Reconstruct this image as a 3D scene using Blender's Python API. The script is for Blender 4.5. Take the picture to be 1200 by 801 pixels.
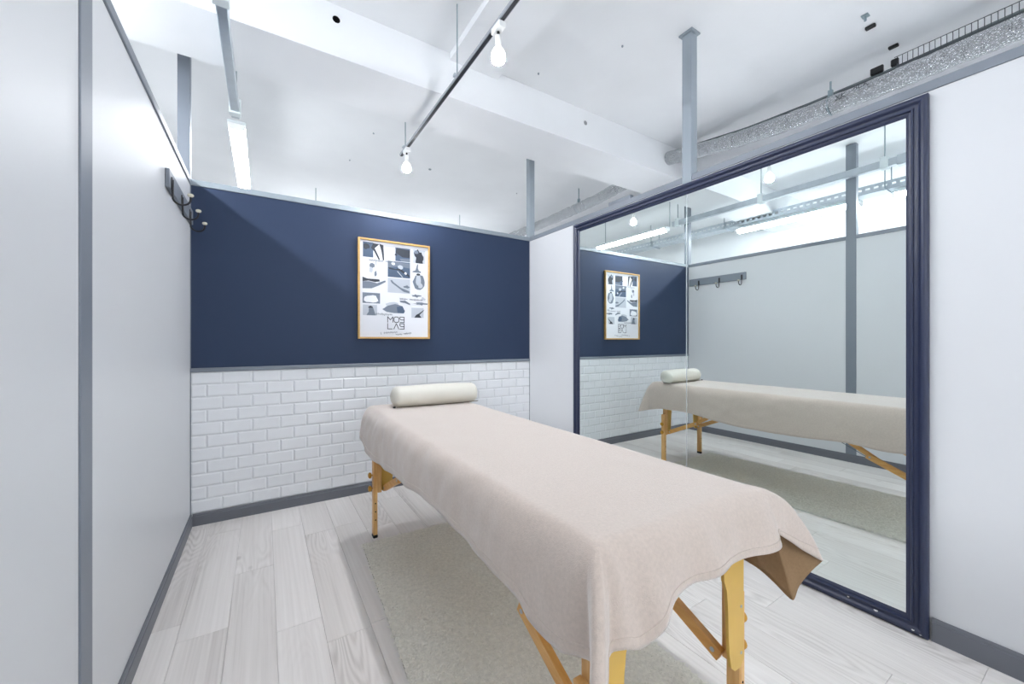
import bpy, math, random
import numpy as np
from mathutils import Vector, noise
random.seed(7)

# ------------------------------------------------------------------ camera, world, exposure
scene = bpy.context.scene
for o in list(bpy.data.objects):
    bpy.data.objects.remove(o)
EYE = 1.075
cam_data = bpy.data.cameras.new('camera')
cam = bpy.data.objects.new('camera', cam_data)
scene.collection.objects.link(cam)
cam.location = (0, 0, EYE)
cam.rotation_euler = (math.radians(90), 0, math.radians(-32.29))
cam_data.sensor_fit = 'HORIZONTAL'
cam_data.sensor_width = 36
cam_data.lens = 459.6 / 1200 * 36
cam_data.shift_y = -0.00075
cam_data.clip_start = 0.02
scene.camera = cam
world = bpy.data.worlds.new('world')
scene.world = world
world.use_nodes = True
world.node_tree.nodes['Background'].inputs[0].default_value = (0.80, 0.88, 1.0, 1)
world.node_tree.nodes['Background'].inputs[1].default_value = 0.3
scene.view_settings.view_transform = 'Standard'
scene.view_settings.look = 'None'
scene.view_settings.gamma = 1
scene.view_settings.use_curve_mapping = False
scene.view_settings.exposure = 0.54
TRAY_STRENGTH = 64.0       # batten lamps under the cable tray
FILL_STRENGTH = 78.0       # added fill tubes outside the cubicle's open end
TUBE_STRENGTH = 25.0       # batten lamp in line with the raceway, and the added far fill tubes
BULB_STRENGTH = 820.0      # track bulbs

# room numbers (metres)
L, R, D, H, TH = -0.363, 2.035, 2.921, 2.015, 0.058
CEIL = 2.83
YN = -1.3                  # where the side partitions end behind the camera

# ------------------------------------------------------------------ helpers
col = scene.collection

def lin(r, g, b):
    f = lambda c: (c / 255 / 12.92) if c / 255 <= 0.04045 else ((c / 255 + 0.055) / 1.055) ** 2.4
    return (f(r), f(g), f(b), 1)

def mat(name, rgb, rough=0.5, metal=0.0, spec=0.5, noise_scale=None, noise_amt=0.0, bump=0.0, bump_scale=None,
        coat=0.0, sheen=0.0):
    m = bpy.data.materials.new(name)
    m.use_nodes = True
    nt = m.node_tree
    b = nt.nodes['Principled BSDF']
    c = lin(*rgb)
    b.inputs['Base Color'].default_value = c
    b.inputs['Roughness'].default_value = rough
    b.inputs['Metallic'].default_value = metal
    b.inputs['Specular IOR Level'].default_value = spec
    b.inputs['Coat Weight'].default_value = coat
    b.inputs['Sheen Weight'].default_value = sheen
    tc = nt.nodes.new('ShaderNodeTexCoord')
    if noise_scale:
        n = nt.nodes.new('ShaderNodeTexNoise')
        n.inputs['Scale'].default_value = noise_scale
        n.inputs['Detail'].default_value = 5
        nt.links.new(tc.outputs['Object'], n.inputs['Vector'])
        r = nt.nodes.new('ShaderNodeValToRGB')
        r.color_ramp.elements[0].position = 0.3
        r.color_ramp.elements[1].position = 0.7
        k = 1 - noise_amt
        r.color_ramp.elements[0].color = (c[0] * k, c[1] * k, c[2] * k, 1)
        r.color_ramp.elements[1].color = c
        nt.links.new(n.outputs['Fac'], r.inputs['Fac'])
        nt.links.new(r.outputs['Color'], b.inputs['Base Color'])
    if bump:
        n2 = nt.nodes.new('ShaderNodeTexNoise')
        n2.inputs['Scale'].default_value = bump_scale or 60
        n2.inputs['Detail'].default_value = 3
        nt.links.new(tc.outputs['Object'], n2.inputs['Vector'])
        bp = nt.nodes.new('ShaderNodeBump')
        bp.inputs['Strength'].default_value = bump
        bp.inputs['Distance'].default_value = 0.002
        nt.links.new(n2.outputs['Fac'], bp.inputs['Height'])
        nt.links.new(bp.outputs['Normal'], b.inputs['Normal'])
    return m

def emit(name, rgb, strength):
    m = bpy.data.materials.new(name)
    m.use_nodes = True
    b = m.node_tree.nodes['Principled BSDF']
    b.inputs['Base Color'].default_value = lin(*rgb)
    b.inputs['Emission Color'].default_value = lin(*rgb)
    b.inputs['Emission Strength'].default_value = strength
    return m

class MB:
    """collects shapes into one mesh"""
    def __init__(self):
        self.v = []; self.f = []; self.mi = []
    def add(self, verts, faces, mi=0):
        k = len(self.v)
        self.v += [tuple(p) for p in verts]
        self.f += [tuple(i + k for i in f) for f in faces]
        self.mi += [mi] * len(faces)
        return self
    def box(self, x0, x1, y0, y1, z0, z1, mi=0):
        v = [(x, y, z) for z in (z0, z1) for y in (y0, y1) for x in (x0, x1)]
        return self.add(v, [(0, 2, 3, 1), (4, 5, 7, 6), (0, 1, 5, 4), (2, 6, 7, 3), (0, 4, 6, 2), (1, 3, 7, 5)], mi)
    def bbox(self, x0, x1, y0, y1, z0, z1, b=0.002, mi=0):
        """box with every edge chamfered"""
        lo = (x0, y0, z0); hi = (x1, y1, z1)
        v = []; idx = {}
        for sx in (0, 1):
            for sy in (0, 1):
                for sz in (0, 1):
                    for ax in range(3):
                        s = (sx, sy, sz)
                        p = [0, 0, 0]
                        for a in range(3):
                            e = hi[a] if s[a] else lo[a]
                            p[a] = e if a == ax else (e - b if s[a] else e + b)
                        idx[(s, ax)] = len(v); v.append(p)
        f = []
        for ax in range(3):
            a1, a2 = [(1, 2), (2, 0), (0, 1)][ax]
            for s in (0, 1):
                q = []
                for (i, j) in ((0, 0), (1, 0), (1, 1), (0, 1)):
                    t = [0, 0, 0]; t[ax] = s; t[a1] = i; t[a2] = j
                    q.append(idx[(tuple(t), ax)])
                f.append(q if s else q[::-1])
        for ax in range(3):          # edges along ax
            a1, a2 = [(1, 2), (2, 0), (0, 1)][ax]
            for i in (0, 1):
                for j in (0, 1):
                    t0 = [0, 0, 0]; t0[a1] = i; t0[a2] = j; t1 = list(t0); t1[ax] = 1
                    t0 = tuple(t0); t1 = tuple(t1)
                    q = [idx[(t0, a1)], idx[(t1, a1)], idx[(t1, a2)], idx[(t0, a2)]]
                    f.append(q if (i ^ j) else q[::-1])
        for s in [(a, b_, c) for a in (0, 1) for b_ in (0, 1) for c in (0, 1)]:
            q = [idx[(s, 0)], idx[(s, 1)], idx[(s, 2)]]
            f.append(q if (sum(s) % 2) else q[::-1])
        return self.add(v, f, mi)
    def tube(self, pts, r, n=10, mi=0, cap=True):
        pts = [Vector(p) for p in pts]
        rs = r if isinstance(r, (list, tuple)) else [r] * len(pts)
        rings = []
        up = None
        for i, p in enumerate(pts):
            t = (pts[min(i + 1, len(pts) - 1)] - pts[max(i - 1, 0)]).normalized()
            if up is None:
                up = Vector((0, 0, 1)) if abs(t.z) < 0.9 else Vector((1, 0, 0))
            a = t.cross(up).normalized(); b = a.cross(t).normalized(); up = b
            rings.append([p + (a * math.cos(2 * math.pi * k / n) + b * math.sin(2 * math.pi * k / n)) * rs[i] for k in range(n)])
        v = [q for ring in rings for q in ring]
        f = []
        for i in range(len(pts) - 1):
            for k in range(n):
                f.append((i * n + k, i * n + (k + 1) % n, (i + 1) * n + (k + 1) % n, (i + 1) * n + k))
        if cap:
            f.append(tuple(range(n))[::-1]); f.append(tuple((len(pts) - 1) * n + k for k in range(n)))
        return self.add(v, f, mi)
    def bar(self, p, q, w, t, side=(1, 0, 0), mi=0):
        """rectangular bar from p to q; w across 'side', t across the third direction"""
        p, q = Vector(p), Vector(q)
        d = (q - p).normalized(); s = Vector(side); s = (s - d * s.dot(d)).normalized(); n = d.cross(s)
        v = []
        for e in (p, q):
            for (i, j) in ((-1, -1), (1, -1), (1, 1), (-1, 1)):
                v.append(e + s * (i * w / 2) + n * (j * t / 2))
        return self.add(v, [(3, 2, 1, 0), (4, 5, 6, 7), (0, 1, 5, 4), (1, 2, 6, 5), (2, 3, 7, 6), (3, 0, 4, 7)], mi)
    def lathe(self, prof, centre, axis='z', n=24, mi=0):
        """prof: list of (radius, along)"""
        cx, cy, cz = centre
        v = []; f = []
        for (r, h) in prof:
            for k in range(n):
                a = 2 * math.pi * k / n
                x, y = r * math.cos(a), r * math.sin(a)
                v.append({'z': (cx + x, cy + y, cz + h), 'x': (cx + h, cy + x, cz + y), 'y': (cx + y, cy + h, cz + x)}[axis])
        for i in range(len(prof) - 1):
            for k in range(n):
                f.append((i * n + k, i * n + (k + 1) % n, (i + 1) * n + (k + 1) % n, (i + 1) * n + k))
        f.append(tuple(range(n))[::-1]); f.append(tuple((len(prof) - 1) * n + k for k in range(n)))
        return self.add(v, f, mi)
    def prism(self, poly, axis, a0, a1, mi=0):
        """poly: 2D outline; axis 'x' -> poly is (y,z); 'y' -> (x,z); 'z' -> (x,y)"""
        def P(u, w, a):
            return {'x': (a, u, w), 'y': (u, a, w), 'z': (u, w, a)}[axis]
        n = len(poly)
        v = [P(u, w, a0) for u, w in poly] + [P(u, w, a1) for u, w in poly]
        f = [tuple(range(n))[::-1], tuple(range(n, 2 * n))]
        f += [(i, (i + 1) % n, n + (i + 1) % n, n + i) for i in range(n)]
        return self.add(v, f, mi)
    def build(self, name, mats, parent=None, smooth=False):
        me = bpy.data.meshes.new(name)
        me.from_pydata(self.v, [], self.f)
        if not isinstance(mats, (list, tuple)): mats = [mats]
        for m in mats: me.materials.append(m)
        if len(mats) > 1: me.polygons.foreach_set('material_index', self.mi)
        import bmesh
        bm = bmesh.new(); bm.from_mesh(me)
        bmesh.ops.recalc_face_normals(bm, faces=bm.faces); bm.to_mesh(me); bm.free()
        if smooth:
            me.polygons.foreach_set('use_smooth', [True] * len(me.polygons))
            me.set_sharp_from_angle(angle=math.radians(40 if smooth is True else smooth))
        o = bpy.data.objects.new(name, me)
        col.objects.link(o)
        if parent is not None: adopt(o, parent)
        return o

def adopt(o, parent):
    o.parent = parent
    o.matrix_parent_inverse = parent.matrix_world.inverted() if parent.type != 'EMPTY' else _inv(parent)

def _inv(p):
    from mathutils import Matrix
    return Matrix.Translation(-Vector(p.location))

def tag(o, label, cat, group=None, kind=None):
    o['label'] = label; o['category'] = cat
    if group: o['group'] = group
    if kind: o['kind'] = kind
    return o

def thing(name, label, cat, loc, group=None, kind=None):
    o = bpy.data.objects.new(name, None)
    o.empty_display_size = 0.05
    o.location = loc
    col.objects.link(o)
    return tag(o, label, cat, group, kind)

# ------------------------------------------------------------------ materials
M = {}
M['wall'] = mat('wall_white', (215, 217, 220), 0.42, spec=0.4, noise_scale=1.2, noise_amt=0.015, bump=0.03, bump_scale=300)
M['outer'] = mat('outer_white_paint', (240, 242, 244), 0.75, spec=0.2, noise_scale=2.5, noise_amt=0.04, bump=0.25, bump_scale=40)
M['grey'] = mat('grey_trim_paint', (124, 131, 141), 0.42, noise_scale=4, noise_amt=0.03)
M['lightgrey'] = mat('light_grey_rail_paint', (148, 158, 166), 0.4, noise_scale=4, noise_amt=0.03)
M['base'] = mat('baseboard_grey', (106, 109, 117), 0.45, noise_scale=4, noise_amt=0.04)
M['blue'] = mat('navy_board_paint', (50, 63, 88), 0.5, spec=0.2, noise_scale=2, noise_amt=0.03, bump=0.04, bump_scale=220)
M['tile'] = mat('white_glazed_tile', (236, 238, 241), 0.26, coat=0.0, noise_scale=8, noise_amt=0.015)
M['grout'] = mat('pale_grout', (230, 233, 236), 0.9, spec=0.1, noise_scale=60, noise_amt=0.08)
M['frame'] = mat('navy_black_mirror_frame', (41, 49, 76), 0.36, noise_scale=30, noise_amt=0.08)
M['chip'] = mat('chipped_white_undercoat', (228, 228, 228), 0.7)
M['silver'] = mat('silver_edge_strip', (205, 210, 214), 0.25, metal=0.6)
M['galv'] = mat('galvanised_steel', (196, 204, 211), 0.28, metal=0.75, noise_scale=14, noise_amt=0.12)
M['whitemetal'] = mat('white_coated_steel', (214, 222, 224), 0.4)
M['rod'] = mat('zinc_rod', (150, 166, 172), 0.4, metal=0.5)
M['traydark'] = mat('dull_cable_steel', (120, 132, 134), 0.5, metal=0.4)  # plain dull grey for cables in the tray and basket
M['black'] = mat('black_plastic', (22, 23, 26), 0.45)
M['trackblack'] = mat('track_slot_black', (34, 35, 40), 0.4)
M['trackgrey'] = mat('track_grey_aluminium', (158, 163, 170), 0.35, metal=0.4)
M['whiteplastic'] = mat('white_plastic', (236, 237, 236), 0.35)
M['tube'] = emit('fluorescent_tube_glow', (246, 250, 255), TUBE_STRENGTH)
M['traylamp'] = emit('tray_lamp_glow', (246, 250, 255), TRAY_STRENGTH)
M['bare'] = emit('fill_tube_glow', (246, 250, 255), FILL_STRENGTH)
M['bulbsoft'] = emit('bulb_upper_glow', (250, 251, 255), 9.0)
M['corridor_fill'] = emit('corridor_fill_glow', (246, 250, 255), 26.0)  # glow of the added lamps behind the right partition
M['bulb'] = emit('bulb_glow', (250, 251, 255), BULB_STRENGTH)
M['knob'] = mat('cream_ceramic', (226, 222, 202), 0.25)
M['hook'] = mat('black_iron', (24, 25, 29), 0.35, metal=0.3)
M['goldwood'] = mat('oak_frame_wood', (206, 164, 98), 0.4, noise_scale=30, noise_amt=0.18)
M['paper'] = mat('poster_paper', (226, 228, 234), 0.35)
M['ink'] = mat('ink_dark', (48, 54, 64), 0.5)
M['inkmid'] = mat('ink_mid', (112, 122, 136), 0.5)
M['inkpale'] = mat('ink_pale', (186, 192, 202), 0.5)
M['inkblue'] = mat('ink_blue_grey', (74, 92, 116), 0.5)
M['yellow'] = mat('yellow_lacquered_plywood', (226, 184, 88), 0.35, noise_scale=12, noise_amt=0.08)
M['knobwood'] = mat('orange_wood_knob', (206, 150, 44), 0.4)
M['vinyl'] = mat('cream_vinyl_upholstery', (206, 196, 176), 0.5)
M['pillow'] = mat('cream_vinyl_bolster', (226, 223, 212), 0.5, noise_scale=9, noise_amt=0.03, bump=0.08, bump_scale=90)
M['wire'] = mat('dark_wire', (84, 90, 94), 0.5)
M['holedark'] = mat('bare_dark_hole', (16, 16, 17), 0.9, spec=0.0)
M['subfloor'] = mat('pale_floor_sheet', (226, 223, 219), 0.6, noise_scale=5, noise_amt=0.06)
M['concrete'] = mat('grey_concrete_patch', (150, 152, 154), 0.9)

def floor_material():
    m = bpy.data.materials.new('whitewashed_plank'); m.use_nodes = True
    nt = m.node_tree; N = nt.nodes; K = nt.links; b = N['Principled BSDF']
    tc = N.new('ShaderNodeTexCoord'); oi = N.new('ShaderNodeObjectInfo')
    sc = N.new('ShaderNodeVectorMath'); sc.operation = 'MULTIPLY'; sc.inputs[1].default_value = (1, 0.16, 1)
    off = N.new('ShaderNodeVectorMath'); off.operation = 'ADD'
    mul = N.new('ShaderNodeMath'); mul.operation = 'MULTIPLY'; mul.inputs[1].default_value = 37.0
    K.new(oi.outputs['Random'], mul.inputs[0])
    cb = N.new('ShaderNodeCombineXYZ'); K.new(mul.outputs[0], cb.inputs[0]); K.new(mul.outputs[0], cb.inputs[1]); K.new(mul.outputs[0], cb.inputs[2])
    K.new(tc.outputs['Object'], sc.inputs[0]); K.new(sc.outputs[0], off.inputs[0]); K.new(cb.outputs[0], off.inputs[1])
    # cathedral grain: wave bands bent by noise
    nz = N.new('ShaderNodeTexNoise'); nz.inputs['Scale'].default_value = 5.5; nz.inputs['Detail'].default_value = 2
    K.new(off.outputs[0], nz.inputs['Vector'])
    band = N.new('ShaderNodeMath'); band.operation = 'MULTIPLY'; band.inputs[1].default_value = 26.0
    K.new(nz.outputs['Fac'], band.inputs[0])
    sn = N.new('ShaderNodeMath'); sn.operation = 'SINE'; 
    m2 = N.new('ShaderNodeMath'); m2.operation = 'MULTIPLY'; m2.inputs[1].default_value = 6.283
    K.new(band.outputs[0], m2.inputs[0]); K.new(m2.outputs[0], sn.inputs[0])
    # where the grain shows
    msk = N.new('ShaderNodeTexNoise'); msk.inputs['Scale'].default_value = 3.2; msk.inputs['Detail'].default_value = 1
    K.new(off.outputs[0], msk.inputs['Vector'])
    mr = N.new('ShaderNodeMapRange'); mr.inputs[1].default_value = 0.46; mr.inputs[2].default_value = 0.66
    K.new(msk.outputs['Fac'], mr.inputs[0])
    amp = N.new('ShaderNodeMath'); amp.operation = 'MULTIPLY'; K.new(sn.outputs[0], amp.inputs[0]); K.new(mr.outputs[0], amp.inputs[1])
    # fine streaks
    st = N.new('ShaderNodeVectorMath'); st.operation = 'MULTIPLY'; st.inputs[1].default_value = (90, 10, 1)
    K.new(off.outputs[0], st.inputs[0])
    fs = N.new('ShaderNodeTexNoise'); fs.inputs['Scale'].default_value = 1.0; fs.inputs['Detail'].default_value = 4
    K.new(st.outputs[0], fs.inputs['Vector'])
    # broad cloudiness
    cl = N.new('ShaderNodeTexNoise'); cl.inputs['Scale'].default_value = 2.2; cl.inputs['Detail'].default_value = 3
    K.new(off.outputs[0], cl.inputs['Vector'])
    a = N.new('ShaderNodeMath'); a.operation = 'MULTIPLY_ADD'; a.inputs[1].default_value = 0.085
    K.new(amp.outputs[0], a.inputs[0]); a.inputs[2].default_value = 0.33
    a2 = N.new('ShaderNodeMath'); a2.operation = 'MULTIPLY_ADD'; a2.inputs[1].default_value = 0.28
    K.new(fs.outputs['Fac'], a2.inputs[0]); K.new(a.outputs[0], a2.inputs[2])
    a3 = N.new('ShaderNodeMath'); a3.operation = 'MULTIPLY_ADD'; a3.inputs[1].default_value = 0.5
    K.new(cl.outputs['Fac'], a3.inputs[0]); K.new(a2.outputs[0], a3.inputs[2])
    a4 = N.new('ShaderNodeMath'); a4.operation = 'MULTIPLY_ADD'; a4.inputs[1].default_value = 0.12
    K.new(oi.outputs['Random'], a4.inputs[0]); K.new(a3.outputs[0], a4.inputs[2])
    cr = N.new('ShaderNodeValToRGB')
    cr.color_ramp.elements[0].position = 0.45; cr.color_ramp.elements[0].color = lin(168, 160, 154)
    cr.color_ramp.elements[1].position = 1.0; cr.color_ramp.elements[1].color = lin(246, 242, 239)
    e = cr.color_ramp.elements.new(0.72); e.color = lin(223, 218, 214)
    K.new(a4.outputs[0], cr.inputs['Fac'])
    # knots
    kn = N.new('ShaderNodeTexVoronoi'); kn.inputs['Scale'].default_value = 3.0
    sk = N.new('ShaderNodeVectorMath'); sk.operation = 'MULTIPLY'; sk.inputs[1].default_value = (1, 3.2, 0.0)
    K.new(off.outputs[0], sk.inputs[0]); K.new(sk.outputs[0], kn.inputs['Vector'])
    kr = N.new('ShaderNodeMapRange'); kr.inputs[1].default_value = 0.015; kr.inputs[2].default_value = 0.05
    kr.inputs[3].default_value = 0.55; kr.inputs[4].default_value = 0.0
    K.new(kn.outputs['Distance'], kr.inputs[0])
    mx = N.new('ShaderNodeMixRGB'); mx.inputs[2].default_value = lin(128, 120, 116)
    K.new(kr.outputs[0], mx.inputs[0]); K.new(cr.outputs[0], mx.inputs[1])
    K.new(mx.outputs[0], b.inputs['Base Color'])
    b.inputs['Roughness'].default_value = 0.38
    b.inputs['Specular IOR Level'].default_value = 0.4
    bp = N.new('ShaderNodeBump'); bp.inputs['Strength'].default_value = 0.15; bp.inputs['Distance'].default_value = 0.001
    K.new(fs.outputs['Fac'], bp.inputs['Height']); K.new(bp.outputs[0], b.inputs['Normal'])
    return m
M['plank'] = floor_material()

def wood_material(name, dark, light, axis_scale):
    m = bpy.data.materials.new(name); m.use_nodes = True
    nt = m.node_tree; N = nt.nodes; K = nt.links; b = N['Principled BSDF']
    tc = N.new('ShaderNodeTexCoord'); s = N.new('ShaderNodeVectorMath'); s.operation = 'MULTIPLY'; s.inputs[1].default_value = axis_scale
    K.new(tc.outputs['Object'], s.inputs[0])
    n = N.new('ShaderNodeTexNoise'); n.inputs['Scale'].default_value = 1; n.inputs['Detail'].default_value = 5
    K.new(s.outputs[0], n.inputs['Vector'])
    r = N.new('ShaderNodeValToRGB'); r.color_ramp.elements[0].position = 0.3; r.color_ramp.elements[1].position = 0.7
    r.color_ramp.elements[0].color = lin(*dark); r.color_ramp.elements[1].color = lin(*light)
    K.new(n.outputs['Fac'], r.inputs['Fac']); K.new(r.outputs[0], b.inputs['Base Color'])
    b.inputs['Roughness'].default_value = 0.35
    return m
M['beech'] = wood_material('honey_beech_wood', (220, 164, 96), (240, 196, 132), (70, 70, 9))
M['beechy'] = wood_material('honey_beech_brace', (218, 158, 84), (236, 186, 114), (70, 9, 60))

def fleece_material():
    m = mat('beige_fleece', (216, 200, 188), 0.95, spec=0.1, noise_scale=140, noise_amt=0.10, bump=0.5, bump_scale=420, sheen=0.7)
    return m
M['fleece'] = fleece_material()
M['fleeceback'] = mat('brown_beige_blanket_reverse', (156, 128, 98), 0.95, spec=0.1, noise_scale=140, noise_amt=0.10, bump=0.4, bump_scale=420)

def foil_material():
    m = bpy.data.materials.new('crinkled_foil_wrap'); m.use_nodes = True
    nt = m.node_tree; N = nt.nodes; K = nt.links; b = N['Principled BSDF']
    b.inputs['Base Color'].default_value = lin(206, 209, 212); b.inputs['Metallic'].default_value = 0.92
    b.inputs['Roughness'].default_value = 0.2
    tc = N.new('ShaderNodeTexCoord')
    v = N.new('ShaderNodeTexVoronoi'); v.inputs['Scale'].default_value = 95
    K.new(tc.outputs['Object'], v.inputs['Vector'])
    bp = N.new('ShaderNodeBump'); bp.inputs['Strength'].default_value = 1.0; bp.inputs['Distance'].default_value = 0.02
    K.new(v.outputs['Distance'], bp.inputs['Height']); K.new(bp.outputs[0], b.inputs['Normal'])
    return m
M['foil'] = foil_material()

mm = bpy.data.materials.new('silvered_mirror_glass'); mm.use_nodes = True
b_ = mm.node_tree.nodes['Principled BSDF']
b_.inputs['Base Color'].default_value = (0.83, 0.89, 0.88, 1); b_.inputs['Metallic'].default_value = 1; b_.inputs['Roughness'].default_value = 0.0
M['mirror'] = mm

M['rug'] = mat('beige_rug_backing', (243, 240, 229), 0.95, spec=0.05, noise_scale=60, noise_amt=0.2)
M['pile'] = mat('beige_rug_pile', (249, 246, 236), 0.95, spec=0.05, noise_scale=75, noise_amt=0.2)

# ------------------------------------------------------------------ building shell around the cubicle
OX0, OX1, OY0, OY1 = -1.85, 3.40, -3.2, 6.6
def struct(o, label, cat): return tag(o, label, cat, kind='structure')

floor = struct(MB().box(OX0, OX1, OY0, OY1, -0.12, -0.004).build('floor', M['subfloor']),
               'pale whitewashed wood plank floor under the massage table', 'floor')
ceiling = struct(MB().box(OX0, OX1, OY0, OY1, CEIL, CEIL + 0.12).build('ceiling', M['outer']),
                 'white painted concrete ceiling slab with beams', 'ceiling')
MB().box(OX0, OX1, 2.22, 2.635, 2.56, CEIL - 0.001).build('beam', M['outer'], ceiling)
bm_ = MB(); bm_.box(0.955, 1.29, OY0 + .01, 2.219, 2.785, CEIL - 0.001); bm_.build('beam', M['outer'], ceiling)
struct(MB().box(OX0 - .1, OX0, OY0, OY1, -0.1, CEIL).build('wall_outer_left', M['outer']), 'bright white building wall behind the coat hook partition', 'wall')
struct(MB().box(OX1, OX1 + .1, OY0, OY1, -0.1, CEIL).build('wall_outer_right', M['outer']), 'white building wall behind the foil wrapped pipe', 'wall')
struct(MB().box(OX0, OX1, OY1, OY1 + .1, -0.1, CEIL).build('wall_outer_back', M['outer']), 'white building wall far beyond the navy partition', 'wall')
struct(MB().box(OX0, OX1, OY0 - .1, OY0, -0.1, CEIL).build('wall_outer_front', M['outer']), 'white building wall opposite the navy partition', 'wall')

# floor planks, each its own piece (152 x 914 mm), joints staggered as laid
PW, PL = 0.1524, 0.9144
joint = {0: 1.93, 1: 1.818, 2: 2.208, 3: 1.69, 4: 2.45, 5: 1.551}
c0 = -0.267 - PW
k = 0
while True:
    x0 = c0 + k * PW; x1 = x0 + PW
    if x0 > R: break
    j = joint.get(k, 1.0 + (k * 0.377) % PL)
    y = j - PL * math.ceil((j - YN) / PL)
    while y < D:
        a, b = max(y, YN), min(y + PL, D); xa, xb = max(x0, L), min(x1, R)
        if b - a > 0.02 and xb - xa > 0.01:
            cx, cy = (xa + xb) / 2, (a + b) / 2
            g = 0.0004
            o = MB().bbox(xa + g - cx, xb - g - cx, a + g - cy, b - g - cy, -0.004, 0.0, 0.0009).build('plank', M['plank'])
            o.location = (cx, cy, 0)
            o.parent = floor
        y += PL
    k += 1

# ------------------------------------------------------------------ partitions
# left partition: two white panels with a grey post strip between
wl = struct(MB().box(L - TH, L - 0.004, YN, D + TH, 0.0, H - 0.004).build('wall_left', M['grey']),
            'white panel partition with grey post and coat hooks', 'wall')
MB().bbox(L - 0.006, L, YN, 1.302, 0.0, H - 0.034, 0.001).build('wall_panel', M['wall'], wl)
MB().bbox(L - 0.006, L, 1.376, D - 0.001, 0.0, H - 0.034, 0.001).build('wall_panel', M['wall'], wl)
MB().bbox(L - 0.05, L + 0.004, 1.302, 1.376, 0.0, CEIL - 0.001, 0.002).build('post', M['grey'], wl)
MB().bbox(L - TH - .003, L + 0.006, YN, 1.3, H - 0.034, H, 0.002).build('cap_rail', M['grey'], wl)
MB().bbox(L - TH - .003, L + 0.006, 1.378, D + TH, H - 0.034, H, 0.002).build('cap_rail', M['grey'], wl)
MB().bbox(L - TH, L - 0.001, D + 0.001, D + TH, H - .02, CEIL - 0.001, 0.002).build('post', M['grey'], wl)

# right partition
wr = struct(MB().box(R + 0.004, R + TH, YN, D + TH, 0.0, H - 0.004).build('wall_right', M['wall']),
            'white panel partition carrying the large mirror', 'wall')
MB().bbox(R, R + 0.006, YN, D - 0.001, 0.0, H - 0.036, 0.001).build('wall_panel', M['wall'], wr)
MB().bbox(R - 0.004, R + TH + .003, YN, 1.323, H - 0.036, H, 0.002).build('cap_rail', M['grey'], wr)
MB().bbox(R - 0.004, R + TH + .003, 1.385, D + TH, H - 0.036, H, 0.002).build('cap_rail', M['grey'], wr)
MB().bbox(R - 0.006, R + 0.05, 1.325, 1.383, 1.97, CEIL - 0.012, 0.002).build('post', M['lightgrey'], wr)
MB().bbox(R - 0.02, R + 0.062, 1.312, 1.396, CEIL - 0.012, CEIL - 0.001, 0.002).build('post_plate', M['lightgrey'], wr)
MB().bbox(R + 0.003, R + TH, D + 0.003, D + TH, H - .02, CEIL - 0.001, 0.002).build('post', M['lightgrey'], wr)

# back partition: navy board over white bevelled subway tiles
wb = struct(MB().box(L, R, D + 0.004, D + TH, 0.0, H - 0.004).build('wall_back', M['grout']),
            'partition with navy board above white subway tiles', 'wall')
MB().bbox(L + 0.003, R - 0.003, D, D + 0.006, 0.914, H - 0.034, 0.0008).build('navy_board', M['blue'], wb)
MB().bbox(L - .003, R + .003, D - 0.006, D + TH + .003, H - 0.034, H, 0.002).build('cap_rail', M['lightgrey'], wb)
MB().bbox(L, R, D - 0.010, D + 0.004, 0.894, 0.918, 0.003).build('dado_rail', M['grey'], wb)
MB().bbox(L, L + 0.004, D - 0.004, D + 0.002, 0.07, H - 0.034, 0.001).build('corner_trim', M['grey'], wb)
MB().bbox(R - 0.004, R, D - 0.004, D + 0.002, 0.07, H - 0.034, 0.001).build('corner_trim', M['grey'], wb)

def tile_mesh(w, h):
    g, bv, dep, back = 0.0008, 0.008, 0.0026, 0.004
    m_ = MB()
    x0, x1, z0, z1 = -w / 2 + g, w / 2 - g, -h / 2 + g, h / 2 - g
    o = [(x0, back, z0), (x1, back, z0), (x1, back, z1), (x0, back, z1)]
    e = [(x, 0.0012, z) for x, _, z in o]
    bx = min(bv, w / 4)
    i = [(x0 + bx, -dep, z0 + bv), (x1 - bx, -dep, z0 + bv), (x1 - bx, -dep, z1 - bv), (x0 + bx, -dep, z1 - bv)]
    f = [(8, 9, 10, 11)]
    for q in range(4):
        n = (q + 1) % 4
        f += [(q, n, 4 + n, 4 + q), (4 + q, 4 + n, 8 + n, 8 + q)]
    m_.add(o + e + i, f)
    return m_
meshes = {}
PX, PZ = 0.15, 0.075
ztop = 0.8955
for row in range(11):
    zc = ztop - PZ * (row + 0.5)
    xs = L + 0.0005
    first = PX if row % 2 == 0 else PX / 2
    x = xs; w = first
    while x < R - 0.01:
        ww = min(w, R - x)
        key = round(ww, 3)
        if key not in meshes:
            t = tile_mesh(ww, PZ).build('tile', M['tile']); meshes[key] = t.data
        else:
            t = bpy.data.objects.new('tile', meshes[key]); col.objects.link(t)
        t.location = (x + ww / 2, D, zc)
        t.rotation_euler = (random.uniform(-.004, .004), 0, random.uniform(-.003, .003))
        t.parent = wb
        x += ww; w = PX

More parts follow.
